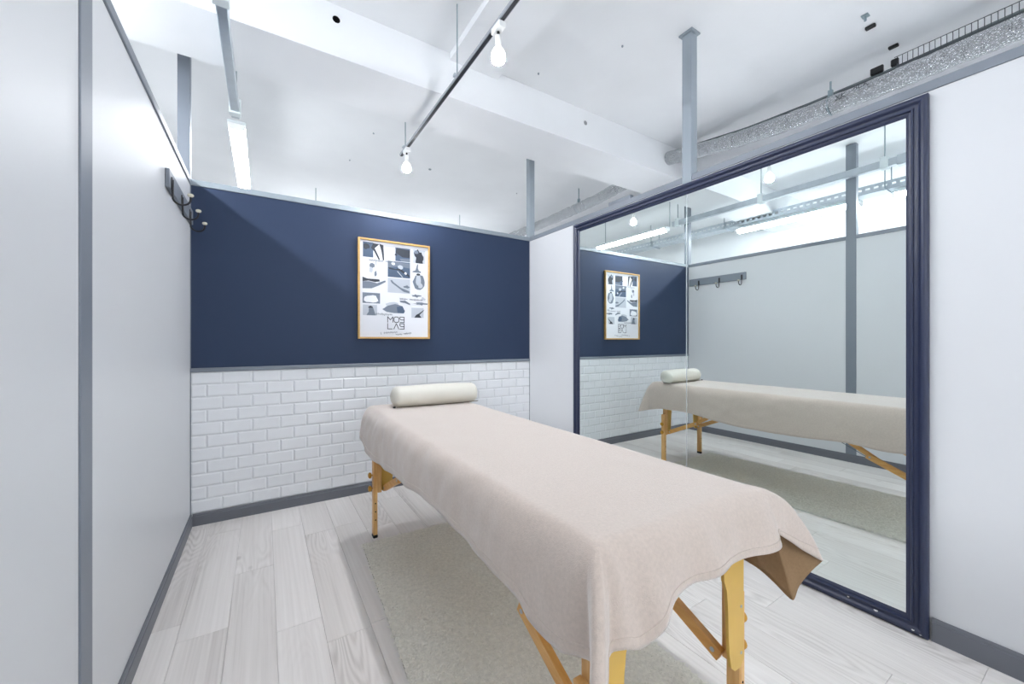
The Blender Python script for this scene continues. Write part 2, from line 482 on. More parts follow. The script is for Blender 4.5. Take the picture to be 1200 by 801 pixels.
# baseboards: flat board with a stepped bead on top
def base_profile(h=0.07): return [(0, 0), (0.011, 0), (0.011, h - .016), (0.008, h - .014), (0.008, h - .006), (0.005, h), (0, h)]
def baseboard(name, label, axis, at, a0, a1, sign, h=0.07):
    poly = [(at + sign * u, z) for u, z in base_profile(h)]
    m_ = MB(); m_.prism(poly, axis, a0, a1)
    return struct(m_.build(name, M['base']), label, 'baseboard')
baseboard('baseboard_left', 'grey baseboard below the coat hook partition', 'y', L, YN, D, 1)
baseboard('baseboard_back', 'grey baseboard below the white tiles', 'x', D, L + .011, R - .011, -1)
baseboard('baseboard_right', 'dark grey baseboard from the mirror frame along the bare white panel', 'y', R, YN, 0.386, -1, 0.082)
baseboard('baseboard_right_corner', 'short grey baseboard between the mirror and the tiled partition', 'y', R, 2.306, D, -1)

# ------------------------------------------------------------------ mirror
mir = thing('wall_mirror', 'huge two-pane wall mirror in a moulded navy-black frame', 'mirror', (R, 1.35, 0))
MY0, MY1, MZ0, MZ1 = 0.392, 2.302, 0.002, 1.967
FW = 0.060
# moulding: (distance in from the outer edge, height off the wall)
prof = [(0, 0), (0, 0.020), (0.004, 0.026), (0.013, 0.028), (0.019, 0.024), (0.022, 0.019), (0.030, 0.017), (0.037, 0.019),
        (0.0385, 0.024), (0.043, 0.025), (0.0455, 0.021), (0.0465, 0.016), (0.052, 0.015), (0.0545, 0.012), (FW, 0.010), (FW, 0.0)]
def frame_side(c0, c1, d0, d1):
    """from outer corner c0 to c1 (y,z); d0,d1: inward mitre directions"""
    m_ = MB()
    v = [(R - hgt, c0[0] + d0[0] * u, c0[1] + d0[1] * u) for u, hgt in prof] + [(R - hgt, c1[0] + d1[0] * u, c1[1] + d1[1] * u) for u, hgt in prof]
    n = len(prof)
    f = [(i, i + 1, n + i + 1, n + i) for i in range(n - 1)] + [tuple(range(n)), tuple(range(n, 2 * n)), (0, n, 2 * n - 1, n - 1)]
    m_.add(v, f)
    return m_.build('frame_side', M['frame'], mir, smooth=50)
frame_side((MY0, MZ0), (MY0, MZ1), (1, 1), (1, -1))
frame_side((MY1, MZ0), (MY1, MZ1), (-1, 1), (-1, -1))
frame_side((MY0, MZ1), (MY1, MZ1), (1, -1), (-1, -1))
fb = frame_side((MY0, MZ0), (MY1, MZ0), (1, 1), (-1, 1))
for (y, z, s) in ((0.535, 0.026, .006), (0.62, 0.033, .0035), (0.43, 0.018, .004), (0.41, 0.012, .003)):
    cm = MB(); pts = [(R - 0.0285 + (0.0 if z < .02 else .007), y + s * math.cos(a) * (1 + .5 * math.sin(3 * a)), z + s * .5 * math.sin(a)) for a in [i * math.pi / 4 for i in range(8)]]
    cm.add(pts + [(p[0] + .003, p[1], p[2]) for p in pts], [tuple(range(8)), tuple(range(15, 7, -1))] + [(i, (i + 1) % 8, 8 + (i + 1) % 8, 8 + i) for i in range(8)])
    cm.build('paint_chip', M['chip'], fb)
gi = FW - 0.004
MB().bbox(R - 0.009, R - 0.001, MY0 + gi, 1.349, MZ0 + gi, MZ1 - gi, 0.0006).build('mirror_pane', M['mirror'], mir)
MB().bbox(R - 0.009, R - 0.001, 1.354, MY1 - gi, MZ0 + gi, MZ1 - gi, 0.0006).build('mirror_pane', M['mirror'], mir)
MB().box(R - 0.0075, R - 0.001, 1.349, 1.354, MZ0 + gi, MZ1 - gi).build('seam_strip', M['silver'], mir)

# ------------------------------------------------------------------ coat hooks on the left partition
rack = thing('coat_rack', 'grey wall board with three black coat hooks', 'coat rack', (L, 2.56, 1.75))
MB().bbox(L, L + 0.016, 2.235, 2.90, 1.745, 1.826, 0.002).build('board', M['grey'], rack)
for y in (2.275, 2.525, 2.775):
    hx = L + 0.016
    hm = MB()
    pts = [(hx + .004, y, 1.79), (hx + .004, y, 1.735)]
    for i in range(1, 12):
        a = math.pi * i / 11
        pts.append((hx + .004 + .031 * (1 - math.cos(a)), y, 1.715 - .03 * math.sin(a)))
    pts.append((hx + .066, y, 1.727))
    hm.tube(pts, 0.0042, 8)
    hm.bbox(hx, hx + .004, y - .009, y + .009, 1.745, 1.80, .001)
    ho = hm.build('hook', M['hook'], rack, smooth=True)
    MB().lathe([(0.004, 0), (0.010, .003), (0.0125, .008), (0.011, .013), (0.006, .016), (0.001, .017)], (hx + .066, y, 1.725), 'z', 16).build('knob', M['knob'], ho, smooth=True)

# ------------------------------------------------------------------ poster
pos = thing('framed_poster', 'oak framed poster with monochrome body photos and lettering on navy board', 'poster', (0.82, D, 1.09))
P0x, P1x, P0z, P1z = 0.556, 1.082, 1.093, 1.807
fw, fd = 0.013, 0.024
for (a, b, c, d) in ((P0x, P0x + fw, P0z, P1z), (P1x - fw, P1x, P0z, P1z), (P0x + fw, P1x - fw, P0z, P0z + fw), (P0x + fw, P1x - fw, P1z - fw, P1z)):
    MB().bbox(a, b, D - fd, D - .0005, c, d, .0015).build('frame_bar', M['goldwood'], pos)
yp = D - 0.012
paper = MB().box(P0x + fw, P1x - fw, yp, D - .001, P0z + fw, P1z - fw).build('paper', M['paper'], pos)
W, HH = P1x - P0x, P1z - P0z
def pp(u, v, lift): return (P0x + u * W, yp - lift, P1z - v * HH)
INKS = [M['ink'], M['inkmid'], M['inkpale'], M['inkblue'], M['paper']]
def photo(name, rect, shapes):
    """rect (u0,v0,u1,v1,tone) or None; shapes: (tone, [(u,v)...]) inside the sheet"""
    m_ = MB(); lift = 0.0006
    if rect:
        u0, v0, u1, v1, t = rect
        m_.add([pp(u0, v0, lift), pp(u1, v0, lift), pp(u1, v1, lift), pp(u0, v1, lift)], [(0, 1, 2, 3)], t)
    for i, (t, poly) in enumerate(shapes):
        l2 = lift + 0.0002 * (i + 1)
        m_.add([pp(u, v, l2) for u, v in poly], [tuple(range(len(poly)))], t)
    return m_.build(name, INKS, paper)
def blob(cu, cv, ru, rv, n=14, wob=0.18, seed=1, rot=0):
    rg = random.Random(seed); out = []
    for i in range(n):
        a = 2 * math.pi * i / n; k = 1 + rg.uniform(-wob, wob)
        x, y = ru * k * math.cos(a), rv * k * math.sin(a)
        out.append((cu + x * math.cos(rot) - y * math.sin(rot), cv + x * math.sin(rot) + y * math.cos(rot)))
    return out
photo('photo_print', (.065, .035, .20, .185, 3), [(0, blob(.11, .08, .04, .03, seed=2)), (0, [(.20, .04), (.28, .045), (.22, .09), (.26, .15), (.29, .20), (.27, .20), (.21, .12), (.17, .09)]), (0, [(.28, .04), (.335, .05), (.34, .10), (.345, .20), (.33, .205), (.31, .12)])])
photo('photo_print', (.50, .055, .71, .195, 3), [(0, [(.52, .06), (.71, .07), (.71, .15), (.60, .15), (.50, .11)]), (1, [(.56, .165), (.71, .16), (.71, .195), (.58, .195)]), (0, blob(.51, .13, .02, .012, seed=4))])
photo('photo_print', (.755, .055, .93, .195, 2), [(0, blob(.84, .12, .065, .06, wob=.35, seed=5)), (1, blob(.80, .08, .03, .02, seed=6)), (0, [(.80, .12), (.88, .11), (.90, .195), (.79, .195)])])
photo('photo_print', None, [(1, blob(.185, .265, .035, .025, seed=8)), (2, blob(.17, .31, .025, .03, seed=9)), (1, blob(.23, .345, .017, .026, seed=10)), (2, blob(.235, .235, .008, .03, seed=11))])
photo('photo_print', (.395, .20, .71, .365, 3), [(1, [(.395, .20), (.71, .21), (.71, .26), (.55, .25), (.395, .27)]), (0, [(.40, .265), (.50, .28), (.56, .265), (.71, .34), (.71, .355), (.55, .29), (.42, .285)]), (4, blob(.47, .225, .025, .018, seed=12)), (2, blob(.57, .255, .04, .022, seed=13)), (4, blob(.645, .315, .018, .013, seed=14)), (2, [(.52, .30), (.535, .30), (.61, .36), (.595, .36)])])
photo('photo_print', None, [(1, [(.745, .285), (.79, .27), (.81, .215), (.83, .20), (.825, .25), (.84, .275), (.87, .28), (.87, .295), (.745, .295)])])
photo('photo_print', None, [(1, blob(.84, .395, .09, .085, wob=.12, seed=16)), (2, blob(.83, .37, .04, .06, seed=17)), (0, blob(.83, .315, .03, .012, seed=18)), (2, blob(.86, .43, .035, .03, seed=19))])
photo('photo_print', None, [(0, [(.06, .385), (.12, .40), (.20, .40), (.28, .40), (.29, .42), (.22, .43), (.14, .42), (.06, .43)]), (1, [(.06, .43), (.15, .425), (.25, .44), (.36, .405), (.37, .42), (.28, .46), (.18, .495), (.06, .50)])])
photo('photo_print', (.395, .375, .71, .525, 2), [(1, [(.43, .40), (.45, .395), (.48, .42), (.58, .47), (.70, .50), (.70, .52), (.62, .51), (.52, .46), (.45, .425)]), (1, blob(.66, .455, .04, .014, wob=.3, seed=20))])
photo('photo_print', (.06, .54, .29, .645, 1), [(4, blob(.175, .60, .095, .04, wob=.2, seed=21))])
photo('photo_print', None, [(1, blob(.80, .545, .06, .014, wob=.4, seed=22)), (2, blob(.90, .57, .03, .02, wob=.4, seed=23)), (1, blob(.86, .625, .09, .012, wob=.5, seed=24)), (1, [(.56, .605), (.64, .60), (.71, .63), (.71, .645), (.63, .625), (.57, .62)])])
photo('photo_print', (.065, .66, .25, .765, 2), [(0, blob(.165, .685, .03, .014, seed=25)), (1, [(.14, .69), (.20, .69), (.23, .765), (.11, .765), (.14, .73)])])
photo('photo_print', None, [(2, blob(.46, .66, .10, .035, seed=26)), (1, [(.32, .70), (.40, .66), (.50, .64), (.60, .66), (.635, .71), (.62, .735), (.48, .735), (.38, .725)]), (3, [(.52, .67), (.60, .66), (.635, .71), (.62, .735), (.53, .73)])])
photo('photo_print', (.73, .67, .91, .775, 2), [(0, [(.77, .775), (.80, .745), (.84, .73), (.92, .685), (.91, .70), (.85, .745), (.88, .775)])])

def strokes(name, lines, width, parent, mt, fn):
    """flat pen strokes as narrow quads"""
    m_ = MB()
    for ln in lines:
        for (a, b) in zip(ln[:-1], ln[1:]):
            du, dv = b[0] - a[0], b[1] - a[1]; l_ = math.hypot(du, dv) or 1
            nu, nv = -dv / l_ * width / 2, du / l_ * width / 2
            eu, ev = du / l_ * width * .4, dv / l_ * width * .4
            q = [(a[0] + nu - eu, a[1] + nv - ev), (b[0] + nu + eu, b[1] + nv + ev), (b[0] - nu + eu, b[1] - nv + ev), (a[0] - nu - eu, a[1] - nv - ev)]
            m_.add([fn(*p) for p in q], [(0, 1, 2, 3)])
    return m_.build(name, mt, parent)
# MOB / LAB lettering (metres on the sheet, u right, v down)
def sheet(u, v): return (P0x + u, yp - 0.0012, P1z - v)
lx, ly, ch = 0.207, 0.553, 0.040
def nine(x, y): return [[(x, y), (x + .031, y), (x + .031, y + ch), (x, y + ch)], [(x, y), (x, y + .014), (x + .008, y + .021), (x + .031, y + .021)]]
def octo(x, y): return [[(x + .008, y), (x + .028, y), (x + .036, y + .010), (x + .036, y + .030), (x + .028, y + ch), (x + .008, y + ch), (x, y + .030), (x, y + .010), (x + .008, y)]]
letters = [[(lx, ly + ch), (lx, ly), (lx + .019, ly + .022), (lx + .038, ly), (lx + .038, ly + ch)]]
letters += octo(lx + .046, ly) + nine(lx + .090, ly)
y2 = ly + 0.049
letters += [[(lx, y2), (lx, y2 + ch), (lx + .033, y2 + ch)]]
letters += [[(lx + .045, y2 + ch), (lx + .063, y2), (lx + .081, y2 + ch)]] + nine(lx + .090, y2)
strokes('lettering', letters, 0.0052, paper, M['ink'], sheet)
def scribble(u, v, length, h, seed, tilt=0.0):
    rg = random.Random(seed); pts = []; n = int(length / (h * .38))
    for i in range(n * 4):
        x = u + length * i / (n * 4)
        a = h * (0.55 if rg.random() < .75 else 1.2)
        pts.append((x + h * .15 * math.sin(i * 1.9), v + tilt * (x - u) + (a * .5 if i % 2 else -a * .5)))
    return pts
strokes('handwriting', [scribble(.075, .150, .10, .014, 31, .02), scribble(.19, .150, .07, .012, 32, .02)], .0011, paper, M['inkmid'], sheet)
strokes('handwriting', [scribble(.295, .418, .06, .014, 33), scribble(.37, .418, .10, .010, 34)], .0011, paper, M['inkmid'], sheet)
strokes('handwriting', [scribble(.115, .535, .13, .017, 35, .02)], .0011, paper, M['inkmid'], sheet)
strokes('handwriting', [scribble(.155, .674, .012, .016, 36), scribble(.178, .672, .10, .014, 37, -.08), scribble(.265, .682, .05, .012, 38), scribble(.325, .676, .06, .015, 39, -.1)], .0011, paper, M['inkmid'], sheet)

# ------------------------------------------------------------------ massage table
TX0, TX1, TY0, TY1 = 0.500, 1.070, 0.512, 2.352
tab = thing('massage_table', 'folding massage table with honey wood legs under a beige blanket', 'massage table', (0.785, 1.43, 0))
MB().bbox(TX0, TX1, TY0, TY1, 0.645, 0.694, 0.012).build('padded_top', M['vinyl'], tab, smooth=True)
MB().bbox(TX0 + .01, TX1 - .01, TY0 + .01, 1.428, 0.600, 0.646, 0.003).build('frame', M['beech'], tab)
MB().bbox(TX0 + .01, TX1 - .01, 1.432, TY1 - .01, 0.600, 0.646, 0.003).build('frame', M['beech'], tab)
for ye, sy in ((0.560, 1), (2.225, -1)):          # two ends; sy points to the table's middle
    MB().bbox(0.53, 1.04, ye - .014, ye + .014, 0.555, 0.602, .002).build('hinge_bar', M['beech'], tab)
    for xe, sx in ((0.503, 1), (1.062, -1)):      # sx points inwards
        X = lambda a: xe + sx * a
        def b2(m_, a0, a1, *r, **k_):
            x0, x1 = sorted((X(a0), X(a1))); return m_.bbox(x0, x1, *r, **k_)
        # sliding lower leg, outside
        leg = b2(MB(), 0.0, 0.022, ye - .019, ye + .019, 0.016, 0.425, b=.003).build('leg', M['beech'], tab)
        b2(MB(), -0.0015, 0.0235, ye - .0205, ye + .0205, 0.0, 0.018, b=.004).build('foot_cap', M['black'], leg)
        for z in (0.270, 0.342):
            MB().lathe([(0.004, 0), (0.004, .006), (0.013, .008), (0.016, .013), (0.016, .018), (0.011, .023), (0.001, .024)] if sx < 0 else
                       [(0.004, 0), (0.004, -.006), (0.013, -.008), (0.016, -.013), (0.016, -.018), (0.011, -.023), (0.001, -.024)],
                       (xe, ye, z), 'x', 16).build('knob', M['knobwood'], leg, smooth=True)
        for z in (0.10, 0.145, 0.19):
            m_ = MB(); m_.lathe([(0.0035, 0), (0.0035, .0006)], (X(.011), ye - .0194, z), 'y', 12); m_.build('bolt_hole', M['holedark'], leg)
        # upper leg, inside
        b2(MB(), 0.022, 0.044, ye - .019, ye + .019, 0.245, 0.60, b=.003).build('upper_leg', M['beech'], tab)
        # tapered yellow plate facing the end of the table
        outline = [(0.022, .600), (0.022, .262), (0.036, .246), (0.064, .248), (0.080, .262), (0.088, .300), (0.092, .360), (0.095, .420), (0.100, .462), (0.112, .488), (0.116, .600)]
        for yy in ((ye - .027, ye - .0195),):
            m_ = MB()
            sh = 0.0 if sy > 0 else 0.018
            if sy < 0: yy = (ye - .004, ye + .004)
            m_.prism([(X(a + sh), z) for a, z in outline], 'y', yy[0], yy[1]); pl = m_.build('leg_plate', M['yellow'], tab)
            for z in (0.282, 0.40):
                m_ = MB(); yq = yy[0] - .0008 if sy > 0 else yy[1]
                m_.lathe([(0.004, 0), (0.004, .0008)], (X(.034 + sh), yq, z), 'y', 10); m_.build('screw', M['galv'], pl)
        # folding brace in two overlapping lengths
        xb = X(0.062)
        pA, pB = (xb, ye + sy * .010, .262), (xb, ye + sy * .29, .392)
        br = MB().bar(pA, pB, 0.018, 0.032).build('brace', M['beechy'], tab)
        MB().lathe([(0.006, 0), (0.006, .022)], (xb - .011, ye + sy * .275, .385), 'x', 10).build('bolt', M['galv'], br)
        MB().lathe([(0.006, 0), (0.006, .022)], (xb - .011, ye + sy * .028, .270), 'x', 10).build('bolt', M['galv'], br)
        xc = X(0.077)
        MB().bar((xc, ye + sy * .255, .376), (xc, ye + sy * .60, .592), 0.018, 0.026).build('brace', M['beechy'], tab)
for xw in (0.60, 0.97):
    MB().tube([(xw, 0.60, 0.52), (xw, 1.0, 0.475), (xw, 1.43, 0.46), (xw, 1.86, .475), (xw, 2.19, .52)], .0018, 6).build('tension_cable', M['wire'], tab)
for (ya, yb) in ((0.83, 1.30), (2.03, 1.56)):
    MB().tube([(0.97, ya, 0.36), (0.97, yb, 0.60)], .0018, 6).build('tension_cable', M['wire'], tab)

# ------------------------------------------------------------------ blanket over the table (perimeter loops from top to hem)
ZT = 0.7015
BX0, BX1, BY0, BY1, BR_ = 0.482, 1.090, 0.492, 2.372, 0.05
seg = []   # rounded rectangle: left side (far->near), corner, near side, corner, right side, corner, far side, corner
def rr(s):
    """s in units: side index + fraction; 0 left,1 corner,2 near,3 corner,4 right,5 corner,6 far,7 corner -> (x,y),(nx,ny)"""
    i = int(s) % 8; t = s - int(s); r = BR_
    if i == 0: return (BX0, BY1 - r + t * (BY0 - BY1 + 2 * r)), (-1, 0)
    if i == 2: return (BX0 + r + t * (BX1 - BX0 - 2 * r), BY0), (0, -1)
    if i == 4: return (BX1, BY0 + r + t * (BY1 - BY0 - 2 * r)), (1, 0)
    if i == 6: return (BX1 - r - t * (BX1 - BX0 - 2 * r), BY1), (0, 1)
    c, a0 = {1: ((BX0 + r, BY0 + r), math.pi), 3: ((BX1 - r, BY0 + r), 1.5 * math.pi), 5: ((BX1 - r, BY1 - r), 0), 7: ((BX0 + r, BY1 - r), .5 * math.pi)}[i]
    a = a0 + t * math.pi / 2
    return (c[0] + r * math.cos(a), c[1] + r * math.sin(a)), (math.cos(a), math.sin(a))
def SL(y): return 0 + (BY1 - BR_ - y) / (BY1 - BY0 - 2 * BR_)
def SN(x): return 2 + (x - BX0 - BR_) / (BX1 - BX0 - 2 * BR_)
def SR(y): return 4 + (y - BY0 - BR_) / (BY1 - BY0 - 2 * BR_)
def SF(x): return 6 + (BX1 - BR_ - x) / (BX1 - BX0 - 2 * BR_)
hem = [  # (perimeter position, hem point)
    (SL(2.28), (.464, 2.285, .512)), (SL(2.20), (.462, 2.20, .497)), (SL(2.10), (.452, 2.10, .490)), (SL(1.95), (.462, 1.95, .490)),
    (SL(1.80), (.455, 1.80, .500)), (SL(1.65), (.464, 1.65, .512)), (SL(1.45), (.455, 1.45, .530)), (SL(1.28), (.464, 1.28, .540)),
    (SL(1.10), (.458, 1.10, .543)), (SL(.95), (.464, .95, .536)), (SL(.82), (.456, .82, .531)), (SL(.72), (.462, .72, .526)),
    (SL(.64), (.456, .65, .507)), (SL(.57), (.460, .57, .503)),
    (1.08, (.470, .532, .514)), (1.26, (.479, .494, .522)), (1.38, (.446, .462, .508)), (1.45, (.412, .428, .500)), (1.50, (.399, .411, .497)), (1.56, (.414, .406, .499)), (1.63, (.452, .440, .515)), (1.74, (.488, .472, .545)), (1.92, (.512, .462, .556)),
    (SN(.56), (.552, .455, .545)), (SN(.60), (.590, .434, .572)), (SN(.64), (.635, .448, .598)), (SN(.70), (.700, .462, .603)), (SN(.77), (.770, .449, .602)),
    (SN(.84), (.840, .460, .602)), (SN(.91), (.920, .452, .596)), (SN(.97), (.985, .446, .588)), (SN(1.01), (1.030, .450, .590)),
    (3.03, (1.055, .468, .605)), (3.14, (1.095, .462, .585)), (3.28, (1.160, .446, .543)), (3.43, (1.222, .432, .507)), (3.50, (1.232, .434, .498)), (3.58, (1.212, .445, .478)),
    (3.70, (1.178, .462, .440)), (3.77, (1.150, .464, .414)), (3.80, (1.144, .468, .412)), (3.83, (1.142, .476, .416)), (3.89, (1.130, .505, .442)), (3.97, (1.118, .550, .468)),
    (SR(.62), (1.120, .62, .468)), (SR(.75), (1.110, .75, .456)), (SR(.92), (1.120, .92, .468)), (SR(1.15), (1.110, 1.15, .452)), (SR(1.40), (1.118, 1.40, .447)),
    (SR(1.60), (1.110, 1.60, .449)), (SR(1.80), (1.118, 1.80, .472)), (SR(1.98), (1.110, 1.98, .489)), (SR(2.12), (1.124, 2.12, .488)), (SR(2.20), (1.108, 2.20, .484)), (SR(2.28), (1.124, 2.28, .470)),
    (5.10, (1.112, 2.34, .455)), (5.35, (1.135, 2.41, .436)), (5.5, (1.132, 2.43, .432)), (5.65, (1.105, 2.42, .445)), (5.9, (1.060, 2.396, .480)),
    (SF(.98), (.98, 2.402, .505)), (SF(.88), (.88, 2.394, .510)), (SF(.78), (.78, 2.402, .512)), (SF(.66), (.66, 2.394, .515)), (SF(.57), (.57, 2.404, .520)),
    (7.08, (.520, 2.394, .525)), (7.30, (.486, 2.392, .528)), (7.5, (.472, 2.376, .530)), (7.7, (.462, 2.350, .524)), (7.9, (.462, 2.318, .518)),
]
hs = np.array([h[0] for h in hem]); hp = np.array([h[1] for h in hem])
nh = len(hem)
loopS = []; loopH = []
for i in range(nh):
    p0, p1, p2, p3 = hp[(i - 1) % nh], hp[i], hp[(i + 1) % nh], hp[(i + 2) % nh]
    s0, s1 = hs[i], hs[(i + 1) % nh] + (8 if i == nh - 1 else 0)
    n = max(3, int(math.ceil(np.linalg.norm(p2 - p1) / 0.009)))
    for q in range(n):
        t = q / n
        c = 0.5 * ((2 * p1) + (-p0 + p2) * t + (2 * p0 - 5 * p1 + 4 * p2 - p3) * t * t + (-p0 + 3 * p1 - 3 * p2 + p3) * t ** 3)
        loopS.append(s0 + (s1 - s0) * t); loopH.append(c)
NP = len(loopS)
verts = []; rows = []
MIDX0, MIDX1, MIDY0, MIDY1 = 0.70, 0.87, 0.80, 2.06      # inner rectangle the top loops shrink towards
NTOP, NSK = 12, 26
E = [rr(s % 8) for s in loopS]
grid = np.zeros((NTOP + NSK + 1, NP, 3))
for j in range(NP):
    (ex, ey), (nx, ny) = E[j]
    A = np.array([ex - nx * .045, ey - ny * .045, ZT])
    cx = min(max(ex, MIDX0), MIDX1); cy = min(max(ey, MIDY0), MIDY1)
    Cc = np.array([cx, cy, ZT])
    for r in range(NTOP):
        grid[r, j] = Cc + (A - Cc) * (r / NTOP)
    Hm = np.array(loopH[j]); Et = np.array([ex, ey, ZT])
    P1 = A + (Et - A) * 1.12
    P2 = Hm + (Et - Hm) * 0.55 + np.array([nx, ny, 0]) * .008
    g_ = math.exp(-((loopS[j] - 3.42) / 0.22) ** 2)
    P2 = P2 + np.array([.036, -.010, .040]) * g_
    P1 = P1 + np.array([.020, -.006, .000]) * g_
    for r in range(NSK + 1):
        t = r / NSK
        grid[NTOP + r, j] = (1 - t) ** 3 * A + 3 * (1 - t) ** 2 * t * P1 + 3 * (1 - t) * t * t * P2 + t ** 3 * Hm
for r in range(NTOP + NSK + 1):
    for j in range(NP):
        p = Vector(grid[r, j])
        k_ = min(1, max(0, (r - NTOP) / 6)) if r > NTOP else 0
        n1 = noise.noise(Vector((p.x * 7, p.y * 7, p.z * 3))) * 0.010 + noise.noise(p * 17 + Vector((5, 1, 2))) * 0.0034
        (ex, ey), (nx, ny) = E[j]
        tz = noise.noise(p * 4.0 + Vector((3, 3, 3))) * 0.0018 + noise.noise(p * 11) * .0007
        hemband = 0.0
        grid[r, j] += np.array([nx * n1 * k_, ny * n1 * k_, (abs(tz) * min(1, r / 4) if r <= NTOP + 3 else 0)])
m_ = MB()
V = [tuple(p) for p in grid.reshape(-1, 3)]
F = []
for r in range(NTOP + NSK):
    for j in range(NP):
        a = r * NP + j; b = r * NP + (j + 1) % NP
        F.append((a, b, b + NP, a + NP))
m_.add(V, F)
blanket = m_.build('blanket', M['fleece'], None)
import bmesh
bm = bmesh.new(); bm.from_mesh(blanket.data)
bmesh.ops.remove_doubles(bm, verts=bm.verts, dist=0.0002)
bmesh.ops.dissolve_degenerate(bm, dist=0.00005, edges=bm.edges)
inner = [e for e in bm.edges if len(e.link_faces) == 1 and all(v.co.z > 0.69 for v in e.verts)]
bmesh.ops.triangle_fill(bm, use_beauty=True, edges=inner)
bmesh.ops.recalc_face_normals(bm, faces=bm.faces)
if sum(f.normal.z * f.calc_area() for f in bm.faces) < 0: bmesh.ops.reverse_faces(bm, faces=bm.faces)
for f in bm.faces: f.smooth = True
bm.to_mesh(blanket.data); bm.free()
blanket.data.update()
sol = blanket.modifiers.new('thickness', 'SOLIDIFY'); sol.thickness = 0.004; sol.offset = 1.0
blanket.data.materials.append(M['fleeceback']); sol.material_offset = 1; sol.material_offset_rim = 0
tag(blanket, 'beige fleece blanket draped over the massage table', 'blanket')
# stitched hem: thin rolled band and stitches along the edge
hb = MB()
ring0 = grid[NTOP + NSK - 2]; 
hb2 = MB()
dj = np.roll(ring0, -1, 0) - np.roll(ring0, 1, 0); dr = grid[NTOP + NSK - 1] - grid[NTOP + NSK - 3]
off_n = np.cross(dj, dr); off_n /= np.linalg.norm(off_n, axis=1)[:, None] + 1e-9
if off_n[20][0] > 0: off_n = -off_n
pts = [tuple(Vector(ring0[j] + off_n[j] * 0.0042)) for j in range(NP)]
hb2.tube(pts + [pts[0]], 0.0014, 5, cap=False)
hb2.build('hem_seam', M['fleece'], blanket, smooth=True)

# ------------------------------------------------------------------ bolster
bo = thing('bolster_pillow', 'cream cylindrical bolster pillow on the blanket', 'pillow', (0.85, 2.19, ZT))
m_ = MB()
n, ax0, ax1, rad = 40, 0.600, 1.105, 0.061
stations = []
for i in range(37):
    t = i / 36
    x = ax0 + (ax1 - ax0) * t
    e = min(t, 1 - t) * (ax1 - ax0)
    er = 0.042
    rr_ = rad if e > er else rad * (0.45 + 0.55 * math.sqrt(max(0, 1 - (1 - e / er) ** 2)))
    rr_ *= 1 - 0.035 * math.cos((t - .12) * 7.5) * (1 if e > er else .4)
    stations.append((x, rr_))
v = []; f = []
for i, (x, r_) in enumerate(stations):
    for k_ in range(n):
        a = 2 * math.pi * k_ / n
        wz = r_ * math.cos(a); wy = r_ * 1.12 * math.sin(a)
        zz = max(-rad * 0.86, wz)          # flattened where it lies
        p = Vector((x, 2.19 + wy - 0.10 * (x - .85) * 0.6, ZT + 0.0085 + rad * 0.86 + zz))
        nn = noise.noise(p * 14) * .0022
        v.append((p.x, p.y + nn, p.z + (nn if zz > -.03 else 0)))
for i in range(len(stations) - 1):
    for k_ in range(n):
        f.append((i * n + k_, i * n + (k_ + 1) % n, (i + 1) * n + (k_ + 1) % n, (i + 1) * n + k_))
f.append(tuple(range(n))[::-1]); f.append(tuple((len(stations) - 1) * n + k_ for k_ in range(n)))
m_.add(v, f); m_.build('cushion', M['pillow'], bo, smooth=60)
m_ = MB(); m_.tube([(.612, 2.150, ZT + .012), (.70, 2.142, ZT + .010), (.85, 2.134, ZT + .010), (1.0, 2.125, ZT + .011), (1.095, 2.119, ZT + .014)], .0022, 6)
m_.build('zip_seam', mat('brown_zip', (96, 84, 62), 0.6), bo)
MB().bbox(.592, .606, 2.144, 2.150, ZT + .009, ZT + .018, .001).build('zip_pull', M['black'], bo)

# ------------------------------------------------------------------ rug
rug = thing('area_rug', 'cream short pile rug under the massage table', 'rug', (0.8, 1.25, 0))
rc = [Vector((.437, 2.158)), Vector((.352, .625)), Vector((1.160, .615)), Vector((1.195, 2.140))]
def rp(u, v): 
    a = rc[0].lerp(rc[3], u); b = rc[1].lerp(rc[2], u); return a.lerp(b, v)
m_ = MB()
m_.add([(p.x, p.y, 0.0005) for p in rc] + [(p.x, p.y, 0.011) for p in rc], [(0, 1, 2, 3), (4, 7, 6, 5), (0, 4, 5, 1), (1, 5, 6, 2), (2, 6, 7, 3), (3, 7, 4, 0)])
m_.build('backing', M['rug'], rug)
rng = np.random.default_rng(3)
NT = 52000
uu = rng.random(NT); vv = rng.random(NT)
P = np.array([[*rp(u, v)] for u, v in zip(uu, vv)])
ang = rng.random(NT) * 2 * np.pi; lean = rng.normal(0, .011, (NT, 2)); hgt = 0.0113 + rng.random(NT) * .0022
wd = 0.0032
verts = np.zeros((NT, 4, 3))
dx = np.stack([np.cos(ang), np.sin(ang)], 1) * wd
verts[:, 0, :2] = P - dx; verts[:, 1, :2] = P + dx
verts[:, 2, :2] = P + dx * .55 + lean; verts[:, 3, :2] = P - dx * .55 + lean
verts[:, 0:2, 2] = 0.010; verts[:, 2, 2] = hgt; verts[:, 3, 2] = hgt
me = bpy.data.meshes.new('pile')
me.vertices.add(NT * 4); me.vertices.foreach_set('co', verts.reshape(-1))
me.loops.add(NT * 4); me.loops.foreach_set('vertex_index', np.arange(NT * 4, dtype=np.int32))
me.polygons.add(NT); me.polygons.foreach_set('loop_start', np.arange(0, NT * 4, 4, dtype=np.int32))
me.update(calc_edges=True); me.validate()
me.materials.append(M['pile'])
pile = bpy.data.objects.new('pile', me); col.objects.link(pile); adopt(pile, rug); pile['kind'] = 'stuff'

